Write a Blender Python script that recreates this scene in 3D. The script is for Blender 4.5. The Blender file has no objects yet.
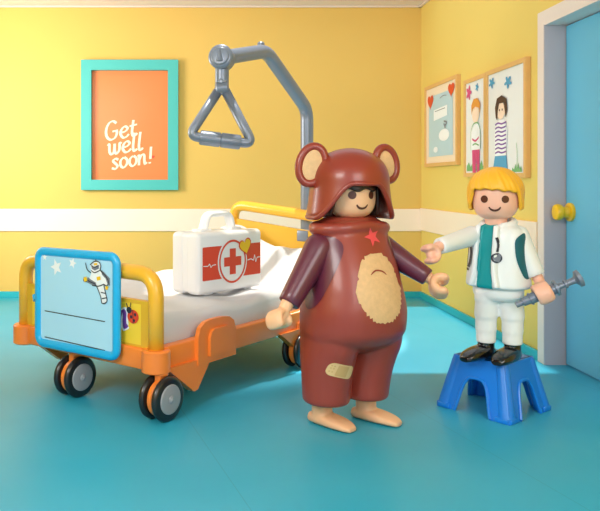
import bpy, bmesh, math, random
from mathutils import Vector, Matrix
from mathutils.bvhtree import BVHTree
random.seed(7)
SC = bpy.context.scene
COL = SC.collection
V = Vector
F = 720.0                      # focal length in pixels; principal point (204,182)
def at(px, py, Y):             # a measured point of the photo at depth Y -> world metres
    return V(((px-204)*Y/F, Y, 1-(py-182)*Y/F))

# ------------------------------------------------------------------ materials
def mat(name, col, rough=0.4, metal=0.0, spec=0.5, coat=0.0, bump=0.0, bscale=60, var=0.0, vscale=3, sss=0.0, emit=0):
    m = bpy.data.materials.new(name); m.use_nodes = True
    nt = m.node_tree; b = nt.nodes['Principled BSDF']
    b.inputs['Roughness'].default_value = rough
    b.inputs['Metallic'].default_value = metal
    b.inputs['Specular IOR Level'].default_value = spec
    b.inputs['Coat Weight'].default_value = coat
    b.inputs['Coat Roughness'].default_value = 0.15
    if sss:
        b.inputs['Subsurface Weight'].default_value = sss
        b.inputs['Subsurface Radius'].default_value = (0.03, 0.012, 0.006)
        b.inputs['Subsurface Scale'].default_value = 0.6
    c = (*col, 1)
    tc = nt.nodes.new('ShaderNodeTexCoord')
    n = nt.nodes.new('ShaderNodeTexNoise'); n.inputs['Scale'].default_value = vscale
    nt.links.new(tc.outputs['Object'], n.inputs['Vector'])
    mx = nt.nodes.new('ShaderNodeMix'); mx.data_type = 'RGBA'
    mx.inputs[6].default_value = c
    v = max(var, 0.03)
    mx.inputs[7].default_value = (*[x*(1-v) for x in col], 1)
    nt.links.new(n.outputs['Fac'], mx.inputs[0])
    nt.links.new(mx.outputs[2], b.inputs['Base Color'])
    if bump:
        nb = nt.nodes.new('ShaderNodeTexNoise'); nb.inputs['Scale'].default_value = bscale
        nt.links.new(tc.outputs['Object'], nb.inputs['Vector'])
        bp = nt.nodes.new('ShaderNodeBump'); bp.inputs['Strength'].default_value = bump; bp.inputs['Distance'].default_value = 0.004
        nt.links.new(nb.outputs['Fac'], bp.inputs['Height']); nt.links.new(bp.outputs['Normal'], b.inputs['Normal'])
    return m
def s2l(r, g, b):
    f = lambda c: (c/255/12.92) if c/255 <= 0.04045 else ((c/255+0.055)/1.055)**2.4
    return (f(r), f(g), f(b))

M = {}
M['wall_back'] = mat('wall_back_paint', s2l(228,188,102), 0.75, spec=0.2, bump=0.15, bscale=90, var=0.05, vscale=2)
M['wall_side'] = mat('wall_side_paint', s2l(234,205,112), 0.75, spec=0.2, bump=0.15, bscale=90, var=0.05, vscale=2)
M['ceiling'] = mat('ceiling_paint', s2l(238,218,208), 0.8, spec=0.2)
M['rail_white'] = mat('cream_rail', s2l(250,228,206), 0.5)
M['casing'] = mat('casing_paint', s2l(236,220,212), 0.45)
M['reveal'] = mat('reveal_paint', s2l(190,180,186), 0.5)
M['door'] = mat('door_paint', s2l(106,194,230), 0.5, var=0.1, vscale=1.5)
M['skirt'] = mat('skirting_teal', s2l(40,176,190), 0.4)
M['teal_frame'] = mat('teal_frame', s2l(70,182,176), 0.45)
M['orange_print'] = mat('orange_print', s2l(246,128,62), 0.45, coat=0.1)
M['cream'] = mat('cream_ink', s2l(255,236,206), 0.6)
M['yellow'] = mat('yellow_plastic', s2l(244,182,50), 0.32, coat=0.2)
M['yellow_deep'] = mat('yellow_panel_plastic', s2l(226,176,48), 0.35)
M['sticker'] = mat('sticker_yellow', s2l(246,208,60), 0.4)
M['orange'] = mat('orange_plastic', s2l(246,134,50), 0.35, coat=0.2)
M['black'] = mat('black_rubber', s2l(26,26,28), 0.3, coat=0.3)
M['hub'] = mat('grey_hub', s2l(150,152,158), 0.35)
M['silver'] = mat('silver_plastic', s2l(126,136,154), 0.36, metal=0.3, coat=0.15, bump=0.05)
M['white_plastic'] = mat('white_plastic', s2l(244,244,246), 0.3, coat=0.3)
M['sheet'] = mat('white_sheet', s2l(216,217,221), 0.55, bump=0.1, bscale=12)
M['red'] = mat('red_print', s2l(224,70,40), 0.4)
M['heart_yellow'] = mat('yellow_print', s2l(248,200,30), 0.4)
M['clip_blue'] = mat('blue_plastic', s2l(26,176,236), 0.3, coat=0.3)
M['clip_face'] = mat('pale_blue_print', s2l(176,224,250), 0.4)
M['white_ink'] = mat('white_ink', s2l(245,248,252), 0.5)
M['ink'] = mat('dark_ink', s2l(40,44,60), 0.5)
M['grey_ink'] = mat('grey_ink', s2l(120,126,140), 0.5)
M['pink_ink'] = mat('pink_ink', s2l(216,70,130), 0.5)
M['purple_ink'] = mat('purple_ink', s2l(120,70,160), 0.5)
M['green_ink'] = mat('green_ink', s2l(120,180,120), 0.6)
M['blue_ink'] = mat('blue_ink', s2l(80,160,200), 0.6)
M['hair_ink'] = mat('ginger_ink', s2l(226,150,60), 0.6)
M['brown_ink'] = mat('dark_brown_ink', s2l(70,44,36), 0.6)
M['skin_ink'] = mat('skin_ink', s2l(250,220,196), 0.6)
M['palewhite'] = mat('drawing_paper', s2l(236,238,240), 0.45, coat=0.2)
M['cream_mat'] = mat('cream_paper', s2l(246,226,204), 0.5, coat=0.2)
M['paleblue'] = mat('pale_blue_ink', s2l(186,214,226), 0.5)
M['wood'] = mat('light_wood', s2l(232,182,112), 0.5, var=0.15, vscale=18)
M['brown'] = mat('brown_plastic', s2l(148,54,38), 0.34, coat=0.25)
M['brown_low'] = mat('brown_costume_plastic', s2l(152,60,46), 0.38, coat=0.2)
M['fur'] = mat('beige_fur_print', s2l(236,192,140), 0.6, var=0.25, vscale=60, bump=0.3, bscale=120)
M['plum'] = mat('plum_plastic', s2l(98,36,58), 0.34, coat=0.3)
M['skin'] = mat('toy_skin', s2l(244,190,148), 0.4, sss=0.15)
M['skin_pink'] = mat('toy_skin_fair', s2l(246,190,166), 0.4, sss=0.15)
M['eye'] = mat('eye_print', s2l(90,46,30), 0.35)
M['hair_dark'] = mat('dark_hair', s2l(62,36,26), 0.4)
M['blond'] = mat('blond_hair', s2l(250,186,44), 0.42, bump=0.35, bscale=40)
M['star'] = mat('star_print', s2l(232,78,84), 0.45)
M['plaster'] = mat('sticking_plaster_print', s2l(226,190,136), 0.55)
M['plaster2'] = mat('plaster_pad_print', s2l(206,166,110), 0.55)
M['coat'] = mat('white_coat_plastic', s2l(236,240,242), 0.4, coat=0.15)
M['coat_warm'] = mat('white_trouser_plastic', s2l(244,244,242), 0.4)
M['teal'] = mat('teal_plastic', s2l(0,150,156), 0.4)
M['teal_dark'] = mat('dark_teal_plastic', s2l(0,96,112), 0.4)
M['shoe'] = mat('black_gloss', s2l(14,14,18), 0.18, coat=0.6)
M['stool'] = mat('stool_blue', s2l(20,130,232), 0.33, coat=0.2)
M['knob'] = mat('knob_yellow', s2l(246,196,20), 0.3, coat=0.3)
M['glass'] = None

# floor: teal vinyl in large sheets with faint seams
def floor_mat():
    m = bpy.data.materials.new('teal_vinyl'); m.use_nodes = True
    nt = m.node_tree; b = nt.nodes['Principled BSDF']
    tc = nt.nodes.new('ShaderNodeTexCoord')
    n = nt.nodes.new('ShaderNodeTexNoise'); n.inputs['Scale'].default_value = 0.9; n.inputs['Detail'].default_value = 4
    nt.links.new(tc.outputs['Object'], n.inputs['Vector'])
    r = nt.nodes.new('ShaderNodeValToRGB')
    r.color_ramp.elements[0].position = 0.3; r.color_ramp.elements[0].color = (*s2l(28,164,200),1)
    r.color_ramp.elements[1].position = 0.75; r.color_ramp.elements[1].color = (*s2l(74,180,212),1)
    nt.links.new(n.outputs['Fac'], r.inputs['Fac'])
    mp = nt.nodes.new('ShaderNodeMapping'); mp.inputs['Rotation'].default_value = (0,0,math.radians(-14)); mp.inputs['Location'].default_value = (0.33,0.2,0)
    nt.links.new(tc.outputs['Object'], mp.inputs['Vector'])
    br = nt.nodes.new('ShaderNodeTexBrick'); br.offset = 0; br.inputs['Scale'].default_value = 1
    br.inputs['Brick Width'].default_value = 1.0; br.inputs['Row Height'].default_value = 6.0
    br.inputs['Mortar Size'].default_value = 0.0022; br.inputs['Mortar Smooth'].default_value = 0.4
    br.inputs['Color1'].default_value = br.inputs['Color2'].default_value = (1,1,1,1); br.inputs['Mortar'].default_value = (0.82,0.82,0.82,1)
    nt.links.new(mp.outputs['Vector'], br.inputs['Vector'])
    mx = nt.nodes.new('ShaderNodeMix'); mx.data_type = 'RGBA'; mx.blend_type = 'MULTIPLY'; mx.inputs[0].default_value = 1
    nt.links.new(r.outputs['Color'], mx.inputs[6]); nt.links.new(br.outputs['Color'], mx.inputs[7])
    nt.links.new(mx.outputs[2], b.inputs['Base Color'])
    b.inputs['Roughness'].default_value = 0.42
    b.inputs['Specular IOR Level'].default_value = 0.4
    return m
M['floor'] = floor_mat()

# ------------------------------------------------------------------ object helpers
BASE = {}
def root(name, loc, label, cat, group=None):
    o = bpy.data.objects.new(name, None); COL.objects.link(o)
    o.empty_display_size = 0.1
    o.location = loc; BASE[o.name] = V(loc)
    o['label'] = label; o['category'] = cat
    if group: o['group'] = group
    return o
def tag(o, label, cat, group=None):
    o['label'] = label; o['category'] = cat
    if group: o['group'] = group
    return o
def mk(name, data, m, parent=None, smooth=True, base=None, auto=None):
    """data = (verts, faces) in world metres, or a bpy mesh"""
    off = V((0,0,0))
    if parent is not None: off = BASE[parent.name]
    elif base is not None: off = V(base)
    if isinstance(data, bpy.types.Mesh):
        me = data; me.name = name
        for v in me.vertices: v.co = v.co - off
    else:
        vs, fs = data
        me = bpy.data.meshes.new(name)
        me.from_pydata([tuple(V(v)-off) for v in vs], [], [tuple(f) for f in fs])
        bm = bmesh.new(); bm.from_mesh(me); bmesh.ops.recalc_face_normals(bm, faces=bm.faces[:]); bm.to_mesh(me); bm.free()
    me.materials.clear(); me.materials.append(m)
    for p in me.polygons: p.use_smooth = smooth
    if smooth and auto:
        me.set_sharp_from_angle(angle=math.radians(auto))
    o = bpy.data.objects.new(name, me); COL.objects.link(o)
    if parent is not None:
        o.parent = parent
    else:
        o.location = off
    BASE[o.name] = off
    return o
def struct(o): o['kind'] = 'structure'; return o
def join(*parts):
    vs, fs = [], []
    for a, b in parts:
        n = len(vs); vs += [V(x) for x in a]; fs += [tuple(i+n for i in f) for f in b]
    return vs, fs
def xf(d, mtx): return [mtx @ V(v) for v in d[0]], d[1]
def bmdata(bm):
    bm.verts.index_update()
    r = [v.co.copy() for v in bm.verts], [tuple(v.index for v in f.verts) for f in bm.faces]
    bm.free(); return r
def box(x0,x1,y0,y1,z0,z1,bev=0,seg=3):
    bm = bmesh.new(); bmesh.ops.create_cube(bm, size=1)
    for v in bm.verts:
        v.co = V(((x0+x1)/2+v.co.x*(x1-x0), (y0+y1)/2+v.co.y*(y1-y0), (z0+z1)/2+v.co.z*(z1-z0)))
    if bev: bmesh.ops.bevel(bm, geom=bm.edges[:], offset=bev, segments=seg, profile=0.5, affect='EDGES')
    return bmdata(bm)
def frame_of(d):
    d = d.normalized(); a = V((0,0,1)) if abs(d.z) < 0.9 else V((1,0,0))
    u = d.cross(a).normalized(); w = u.cross(d).normalized(); return u, w
def sweep(path, rad, n=14, closed=False, cap=True, flat=(1,1), up=None):
    P = [V(p) for p in path]; N = len(P)
    R = rad if isinstance(rad, (list,tuple)) else [rad]*N
    vs, fs = [], []; u = None
    for i in range(N):
        if closed: t = (P[(i+1)%N]-P[i-1]).normalized()
        else:
            t = P[min(i+1,N-1)]-P[max(i-1,0)]; q = 1
            while t.length < 1e-7 and q < N:
                q += 1; t = P[min(i+q,N-1)]-P[max(i-q,0)]
            t = t.normalized()
        if u is None:
            if up is not None: u = (V(up)-t*t.dot(V(up))).normalized()
            else: u, _ = frame_of(t)
        else:
            u = (u - t*u.dot(t)).normalized()
        w = t.cross(u)
        for k in range(n):
            a = 2*math.pi*k/n
            vs.append(P[i]+(u*math.cos(a)*flat[0]+w*math.sin(a)*flat[1])*R[i])
    m = N if closed else N-1
    for i in range(m):
        j = (i+1) % N
        for k in range(n):
            l = (k+1) % n
            fs.append((i*n+k, i*n+l, j*n+l, j*n+k))
    if not closed and cap:
        fs.append(tuple(range(n))[::-1]); fs.append(tuple((N-1)*n+k for k in range(n)))
    return vs, fs
def capsule(a, b, ra, rb, n=20, k=6, flat=(1,1), up=None):
    a, b = V(a), V(b); d = (b-a).normalized(); P, R = [], []
    for i in range(k):
        t = math.pi/2*(1-(i+0.15)/k); P.append(a-d*ra*math.sin(t)); R.append(ra*math.cos(t))
    for i in range(9):
        s = i/8; P.append(a.lerp(b, s)); R.append(ra+(rb-ra)*s)
    for i in range(1, k+1):
        t = math.pi/2*(i-0.15)/k; P.append(b+d*rb*math.sin(t)); R.append(rb*math.cos(t))
    return sweep(P, R, n, flat=flat, up=up)
def smoothpath(pts, k=6, closed=False):
    P = [V(p) for p in pts]; n = len(P); out = []
    rng = range(n) if closed else range(n-1)
    for i in rng:
        if closed: a,b,c,d = P[i-1],P[i],P[(i+1)%n],P[(i+2)%n]
        else: a,b,c,d = P[max(i-1,0)],P[i],P[i+1],P[min(i+2,n-1)]
        for j in range(k):
            t = j/k
            out.append(0.5*((2*b)+(c-a)*t+(2*a-5*b+4*c-d)*t*t+(3*b-a-3*c+d)*t**3))
    if not closed: out.append(P[-1].copy())
    return out
def roundcorner(pts, r, k=6):
    P = [V(p) for p in pts]; out = [P[0]]
    for i in range(1, len(P)-1):
        a = (P[i-1]-P[i]); b = (P[i+1]-P[i]); rr = min(r, a.length*.49, b.length*.49)
        A = P[i]+a.normalized()*rr; B = P[i]+b.normalized()*rr
        for j in range(k+1):
            t = j/k; out.append(A*(1-t)**2+P[i]*2*t*(1-t)+B*t*t)
    out.append(P[-1]); return out
def loft(rings, cap=True):
    n = len(rings[0]); vs = [V(p) for r in rings for p in r]; fs = []
    for i in range(len(rings)-1):
        for k in range(n):
            l = (k+1) % n; fs.append((i*n+k, i*n+l, (i+1)*n+l, (i+1)*n+k))
    if cap:
        fs.append(tuple(range(n))[::-1]); fs.append(tuple((len(rings)-1)*n+k for k in range(n)))
    return vs, fs
def interp(tab, z):
    if z <= tab[0][0]: return tab[0][1:]
    for i, (a, b) in enumerate(zip(tab, tab[1:])):
        if z <= b[0]:
            p, q = tab[max(i-1,0)], tab[min(i+2,len(tab)-1)]; h = b[0]-a[0]; t = (z-a[0])/h; out = []
            for c in range(1, len(a)):       # monotone cubic through the rows
                d = (b[c]-a[c])/h
                d0 = (a[c]-p[c])/(a[0]-p[0]) if a[0] > p[0] else d; d1 = (q[c]-b[c])/(q[0]-b[0]) if q[0] > b[0] else d
                m0 = 0 if d0*d <= 0 else 2*d0*d/(d0+d); m1 = 0 if d1*d <= 0 else 2*d1*d/(d1+d)
                out.append((2*t**3-3*t*t+1)*a[c]+(t**3-2*t*t+t)*h*m0+(-2*t**3+3*t*t)*b[c]+(t**3-t*t)*h*m1)
            return tuple(out)
    return tab[-1][1:]
def rings(tab, n=40, step=0.01, sq=2.0):
    """tab rows (z, rx, ry, cx, cy)"""
    z = tab[0][0]; out = []
    zs = [r[0] for r in tab]
    k = max(2, int((zs[-1]-zs[0])/step))
    allz = sorted(set([zs[0]+(zs[-1]-zs[0])*i/k for i in range(k+1)]+zs))
    for z in allz:
        rx, ry, cx, cy = interp(tab, z); r = []
        for i in range(n):
            a = 2*math.pi*i/n; c, s = math.cos(a), math.sin(a)
            e = 2/sq
            r.append(V((cx+rx*math.copysign(abs(c)**e, c), cy+ry*math.copysign(abs(s)**e, s), z)))
        out.append(r)
    return loft(out)
def prism(pts2, o, ex, ey, n0, n1):
    """flat polygon in plane (o,ex,ey) extruded along normal from n0 to n1"""
    o, ex, ey = V(o), V(ex), V(ey); nn = ex.cross(ey).normalized(); k = len(pts2)
    vs = [o+ex*p[0]+ey*p[1]+nn*n0 for p in pts2]+[o+ex*p[0]+ey*p[1]+nn*n1 for p in pts2]
    fs = [tuple(range(k))[::-1], tuple(range(k, 2*k))]+[(i,(i+1)%k,(i+1)%k+k,i+k) for i in range(k)]
    return vs, fs
def remesh(d, voxel=0.006, it=6, fac=0.5):
    me = bpy.data.meshes.new('t'); me.from_pydata([tuple(v) for v in d[0]], [], d[1])
    bm = bmesh.new(); bm.from_mesh(me); bmesh.ops.recalc_face_normals(bm, faces=bm.faces[:]); bm.to_mesh(me); bm.free()
    o = bpy.data.objects.new('t', me); COL.objects.link(o)
    a = o.modifiers.new('r', 'REMESH'); a.mode = 'VOXEL'; a.voxel_size = voxel
    if it:
        s = o.modifiers.new('s', 'SMOOTH'); s.factor = fac; s.iterations = it
    dg = bpy.context.evaluated_depsgraph_get(); dg.update()
    r = bpy.data.meshes.new_from_object(o.evaluated_get(dg))
    bpy.data.objects.remove(o); bpy.data.meshes.remove(me)
    return r
def bvh_of(o):
    me = o.data; off = BASE[o.name]
    return BVHTree.FromPolygons([v.co+off for v in me.vertices], [tuple(p.vertices) for p in me.polygons])
def decal(name, polys, o, ex, ey, bvh, m, parent, off=0.0015, cuts=2, back=0.35, maxd=0.9):
    """polygons (2-D, metres) pressed onto the surface found along ex x ey pointing inward"""
    o, ex, ey = V(o), V(ex).normalized(), V(ey).normalized(); nn = ex.cross(ey).normalized()  # nn points outward to viewer
    bm = bmesh.new()
    for pl in polys:
        vv = [bm.verts.new((p[0], p[1], 0)) for p in pl]
        bm.faces.new(vv)
    bmesh.ops.triangulate(bm, faces=bm.faces[:])
    for _ in range(cuts):
        es = [e for e in bm.edges if e.calc_length() > 0.008]
        if es: bmesh.ops.subdivide_edges(bm, edges=es, cuts=1, use_grid_fill=True)
        bmesh.ops.triangulate(bm, faces=bm.faces[:])
    bad = []
    for v in bm.verts:
        p = o+ex*v.co.x+ey*v.co.y+nn*back
        hit, no, _, _ = bvh.ray_cast(p, -nn, maxd)
        if hit is None: bad.append(v); continue
        if no.dot(nn) < 0: no = -no
        v.co = hit+no*off
    bmesh.ops.delete(bm, geom=bad, context='VERTS')
    return mk(name, bmdata(bm), m, parent)
def ell(cx, cy, rx, ry, n=20, a0=0): return [(cx+rx*math.cos(a0+2*math.pi*i/n), cy+ry*math.sin(a0+2*math.pi*i/n)) for i in range(n)]
def star(cx, cy, r, k=5, inner=0.45, rot=math.pi/2):
    return [(cx+(r if i%2==0 else r*inner)*math.cos(rot+math.pi*i/k), cy+(r if i%2==0 else r*inner)*math.sin(rot+math.pi*i/k)) for i in range(2*k)]
def heart(cx, cy, s, rot=0, n=28):
    out = []
    for i in range(n):
        t = 2*math.pi*i/n
        x = 16*math.sin(t)**3/17; y = (13*math.cos(t)-5*math.cos(2*t)-2*math.cos(3*t)-math.cos(4*t))/17
        out.append((cx+s*(x*math.cos(rot)-y*math.sin(rot)), cy+s*(x*math.sin(rot)+y*math.cos(rot))))
    return out
def ribbon(pts, w, pen=None, k=5, closed=False, taper=0.0):
    """list of quads (2-D) following a smooth stroke"""
    P = smoothpath([(p[0], p[1], 0) for p in pts], k, closed) if len(pts) > 2 else [V((*p, 0)) for p in pts]
    N = len(P); L, Rr = [], []
    for i in range(N):
        t = (P[(i+1)%N]-P[i-1]) if closed else (P[min(i+1,N-1)]-P[max(i-1,0)])
        t.normalize(); n = V((-t.y, t.x, 0)); ww = w
        if pen is not None: ww = w*(0.5+0.5*abs(t.x*math.sin(pen)-t.y*math.cos(pen)))
        if taper: ww *= 1-taper*abs(2*i/(N-1)-1)**3
        L.append(P[i]+n*ww/2); Rr.append(P[i]-n*ww/2)
    out = []
    for i in range(N if closed else N-1):
        j = (i+1) % N
        out.append([(L[i].x,L[i].y),(Rr[i].x,Rr[i].y),(Rr[j].x,Rr[j].y),(L[j].x,L[j].y)])
    return out
def flat(name, polys, o, ex, ey, m, parent, n=0.001, th=0.0008):
    # thin printed film: single faces, each a hair above the last so crossings stay clean
    o, ex, ey = V(o), V(ex), V(ey); nn = ex.cross(ey).normalized(); vs, fs = [], []
    for i, p in enumerate(polys):
        k = len(vs); vs += [o+ex*a+ey*b+nn*(n+2.5e-6*i) for a, b in p]; fs.append(tuple(range(k, k+len(p))))
    return mk(name, (vs, fs), m, parent, smooth=False)
def flat_each(name, polys, *a, **k):
    for p in polys: flat(name, [p], *a, **k)
GL = {
 'G': ([[(1.0,1.4),(.72,1.62),(.35,1.5),(.08,1.0),(.08,.4),(.4,.03),(.8,.12),(1.0,.45),(1.02,.72)],[(.62,.72),(1.12,.76)]],1.2),
 'e': ([[(.12,.5),(.5,.55),(.75,.8),(.52,1.0),(.22,.8),(.1,.4),(.3,.05),(.6,.06),(.85,.28)]],.85),
 't': ([[(.42,1.45),(.25,.45),(.33,.06),(.55,.08),(.72,.25)],[(.05,.95),(.72,1.02)]],.72),
 'w': ([[(.0,.85),(.12,.97),(.12,.3),(.3,.03),(.52,.25),(.62,.95)],[(.62,.95),(.6,.3),(.76,.03),(1.02,.35),(1.08,.95),(1.2,.85)]],1.2),
 'l': ([[(.34,1.65),(.16,.5),(.2,.06),(.38,.05),(.5,.2)]],.5),
 's': ([[(.7,.85),(.45,1.0),(.2,.82),(.4,.55),(.6,.28),(.4,.03),(.05,.15)]],.76),
 'o': ([[(.45,1),(.15,.75),(.1,.3),(.38,.03),(.7,.3),(.75,.72),(.5,1)]],.86),
 'n': ([[(.0,.85),(.14,.97),(.12,.5),(.08,.02)],[(.1,.45),(.38,.95),(.62,.9),(.62,.4),(.68,.06),(.88,.18)]],.9),
 '!': ([[(.38,1.6),(.26,.45)],[(.19,.16),(.2,.02)]],.5)}
def write(text, x, y, size, rot, w=0.2, shear=0.12, track=0.04):
    c, s = math.cos(rot), math.sin(rot); out = []; cx = 0
    for ch in text:
        st, adv = GL[ch]
        for pts in st:
            for q in ribbon(pts, w, pen=math.radians(20), k=5):
                out.append([(x+size*((cx+a+b*shear)*c-b*s), y+size*((cx+a+b*shear)*s+b*c)) for a, b in q])
        cx += adv+track
    return out

# ------------------------------------------------------------------ room
BY, RX, LX, CZ = 6.23, 1.88, -2.35, 2.52
struct(mk('floor', box(LX-.1, 2.3, -1.5, BY+.1, -.08, 0), M['floor'], smooth=False))
KX0, KX1, KY0, KY1 = -.35, 1.80, 3.84, 5.85      # unseen ceiling opening, added to let the sun onto the far floor
struct(mk('ceiling', join(box(LX-.1, RX+.14, -1.5, KY0, CZ, CZ+.1), box(LX-.1, RX+.14, KY1, BY+.1, CZ, CZ+.1), box(LX-.1, KX0, KY0, KY1, CZ, CZ+.1), box(KX1, RX+.14, KY0, KY1, CZ, CZ+.1)), M['ceiling'], smooth=False))
struct(mk('wall_back', box(LX-.1, RX+.14, BY, BY+.1, 0, CZ), M['wall_back'], smooth=False))
DY0, DY1, DZ = 3.10, 3.94, 1.862       # door opening along the right wall
struct(mk('wall_right', join(box(RX, RX+.14, DY1, BY, 0, CZ), box(RX, RX+.14, -1.5, DY0, 0, CZ), box(RX, RX+.14, DY0, DY1, DZ, CZ)), M['wall_side'], smooth=False))
# left wall (beside the frame) with a tall window that lets in the world light
WY0, WY1, WZ0, WZ1 = 3.9, 5.5, .95, 2.1
struct(mk('wall_left', join(box(LX-.1, LX, -1.5, WY0, 0, CZ), box(LX-.1, LX, WY1, BY, 0, CZ), box(LX-.1, LX, WY0, WY1, 0, WZ0), box(LX-.1, LX, WY0, WY1, WZ1, CZ)), M['wall_side'], smooth=False))
wm = (WY0+WY1)/2
w_ = mk('window_1', join(box(LX-.07, LX-.03, WY0, WY0+.05, WZ0, WZ1), box(LX-.07, LX-.03, WY1-.05, WY1, WZ0, WZ1), box(LX-.07, LX-.03, WY0, WY1, WZ0, WZ0+.05), box(LX-.07, LX-.03, WY0, WY1, WZ1-.05, WZ1), box(LX-.065, LX-.035, wm-.03, wm+.03, WZ0, WZ1)), M['casing'], smooth=False)
struct(w_)
# skirting
struct(mk('baseboard_back', box(LX, RX, BY-.018, BY, 0, .055, .004), M['skirt'], smooth=False))
struct(mk('baseboard_right', join(box(RX-.018, RX, DY1+.075, BY-.018, 0, .055, .004), box(RX-.018, RX, -1.5, DY0-.075, 0, .055, .004)), M['skirt'], smooth=False))
# wall rail band
struct(mk('trim_1', box(LX, RX, BY-.014, BY, .575, .768, .004), M['rail_white'], smooth=False))
struct(mk('trim_2', box(RX-.016, RX, DY1+.10, BY-.014, .585, .775, .004), M['rail_white'], smooth=False))
# coving
struct(mk('trim_3', join(box(LX, RX, BY-.03, BY, CZ-.012, CZ, .004), box(RX-.03, RX, -1.5, BY, CZ-.012, CZ, .004)), M['ceiling'], smooth=False))
# door casing and reveal
cas = join(box(RX-.02, RX+.002, DY1, DY1+.077, 0, DZ+.077, .003), box(RX-.02, RX+.002, DY0-.077, DY0, 0, DZ+.077, .003), box(RX-.02, RX+.002, DY0, DY1, DZ, DZ+.077, .003))
struct(mk('trim_4', cas, M['casing'], smooth=False))
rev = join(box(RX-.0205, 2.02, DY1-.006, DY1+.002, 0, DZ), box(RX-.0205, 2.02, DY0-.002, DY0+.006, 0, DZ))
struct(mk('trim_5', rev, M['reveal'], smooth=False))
struct(mk('trim_6', box(RX-.0205, 2.02, DY0, DY1, DZ-.006, DZ+.002), M['casing'], smooth=False))
dr = struct(mk('door_1', box(1.975, 2.015, DY0+.012, DY1-.012, .008, DZ-.012, .003), M['door'], smooth=False))
kb = V((1.975, 3.875, .838))
prof = [(0,.05),(.012,.05),(.016,.046),(.018,.030),(.045,.028),(.05,.036),(.06,.043),(.075,.044),(.085,.040),(.088,.03)]
mk('door_knob', sweep([kb+V((-a,0,0)) for a, r in prof], [r for a, r in prof], 32), M['knob'], dr, auto=40)

# ------------------------------------------------------------------ framed things
def picture_frame(o, ex, ey, w, h, bar, depth, m, parent):
    """open frame; o = lower-left outer corner on the wall; normal = ex x ey"""
    q = []
    outer = [(0,0),(w,0),(w,h),(0,h)]; inner = [(bar,bar),(w-bar,bar),(w-bar,h-bar),(bar,h-bar)]
    o, ex, ey = V(o), V(ex), V(ey); nn = ex.cross(ey)
    vs = []
    for pts, dpt in ((outer,0.001),(outer,depth),(inner,depth),(inner,0.001)):
        vs += [o+ex*a+ey*b+nn*dpt for a, b in pts]
    fs = []
    for r in range(4):
        r2 = (r+1) % 4
        for i in range(4):
            j = (i+1) % 4; fs.append((r*4+i, r*4+j, r2*4+j, r2*4+i))
    return mk('frame', (vs, fs), m, parent, smooth=False)
ex, ey = V((1,0,0)), V((0,0,1))      # back wall: outward normal must be -Y: ex x ey = -Y
PX0, PX1, PZ0, PZ1 = -1.056, -.222, .932, 2.05
po = root('framed_poster', (PX0, BY, PZ0), 'large orange get well poster in a turquoise box frame on the back wall', 'poster')
picture_frame((PX0, BY, PZ0), ex, ey, PX1-PX0, PZ1-PZ0, .088, .055, M['teal_frame'], po)
flat('print', [[(.08,.08),(PX1-PX0-.08,.08),(PX1-PX0-.08,PZ1-PZ0-.08),(.08,PZ1-PZ0-.08)]], (PX0, BY, PZ0), ex, ey, M['orange_print'], po, .004)
def pb(px, py): return ((px-82)/115.5, (190-py)/115.5)
wr = []
rt = math.radians(9)
for word, px, py, sz, w in (('Get',106,141,11.2,.24),('well',108.5,155.5,11.0,.24),('soon!',111.5,170,10.4,.25)):
    x, y = pb(px, py); wr += write(word, x, y, sz/115.5, rt, w)
flat('lettering', wr, (PX0, BY, PZ0), ex, ey, M['cream'], po, .0065)
x, y = pb(153, 157)
flat('heart_mark', [heart(x, y, .016)], (PX0, BY, PZ0), ex, ey, M['red'], po, .0068)

# right wall: ex = -Y (left in view is far), normal = -X :  (-Y) x Z = -X
rex = V((0,-1,0))
def wallpic(y_far, y_near, z0, z1, label, mm, bar=.028):
    r = root('framed_drawing', (RX, y_far, z0), label, 'picture', 'framed drawings on the right wall')
    w, h = y_far-y_near, z1-z0
    picture_frame((RX, y_far, z0), rex, ey, w, h, bar, .032, M['wood'], r)
    flat('paper', [[(bar*.8,bar*.8),(w-bar*.8,bar*.8),(w-bar*.8,h-bar*.8),(bar*.8,h-bar*.8)]], (RX, y_far, z0), rex, ey, mm, r, .022)
    def dr(name, polys, m, n=.0085):
        n += .016    # polys in 0..1 of frame
        return flat(name, [[(a*w, b*h) for a, b in p] for p in polys], (RX, y_far, z0), rex, ey, M[m], r, n)
    return r, dr, w, h
def flower(cx, cy, r, a=0, n=40): return [(cx+r*(.72+.28*math.cos(5*t+a))*math.cos(t), cy+r*.62*(.72+.28*math.cos(5*t+a))*math.sin(t)) for t in [2*math.pi*i/n for i in range(n)]]
def nell(cx, cy, rx, ry, n=18): return ell(cx, cy, rx, ry, n)
# 1: hearts and a pale blue letter
r1, d1, w1, h1 = wallpic(6.04, 5.27, 1.125, 1.79, 'cream framed drawing with two red hearts over a pale blue letter', M['cream_mat'])
d1('letter', [[(.13,.12),(.87,.12),(.87,.86),(.13,.86)]], 'paleblue')
d1('heart', [heart(.19,.80,.105)], 'red', .0105); d1('heart', [heart(.83,.86,.095)], 'red', .0105)
d1('notes', [[(.30,.55),(.72,.58),(.72,.70),(.30,.68)], nell(.62,.36,.16,.07), nell(.36,.2,.07,.035), ], 'white_ink', .0105)
for q_ in (ribbon([(.62,.52),(.70,.50),(.66,.47),(.62,.49),(.66,.44)], .02), ribbon([(.34,.66),(.5,.665),(.66,.67)], .008), ribbon([(.5,.8),(.6,.82),(.7,.81)], .008)): d1('scribble', q_, 'grey_ink', .012)
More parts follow.
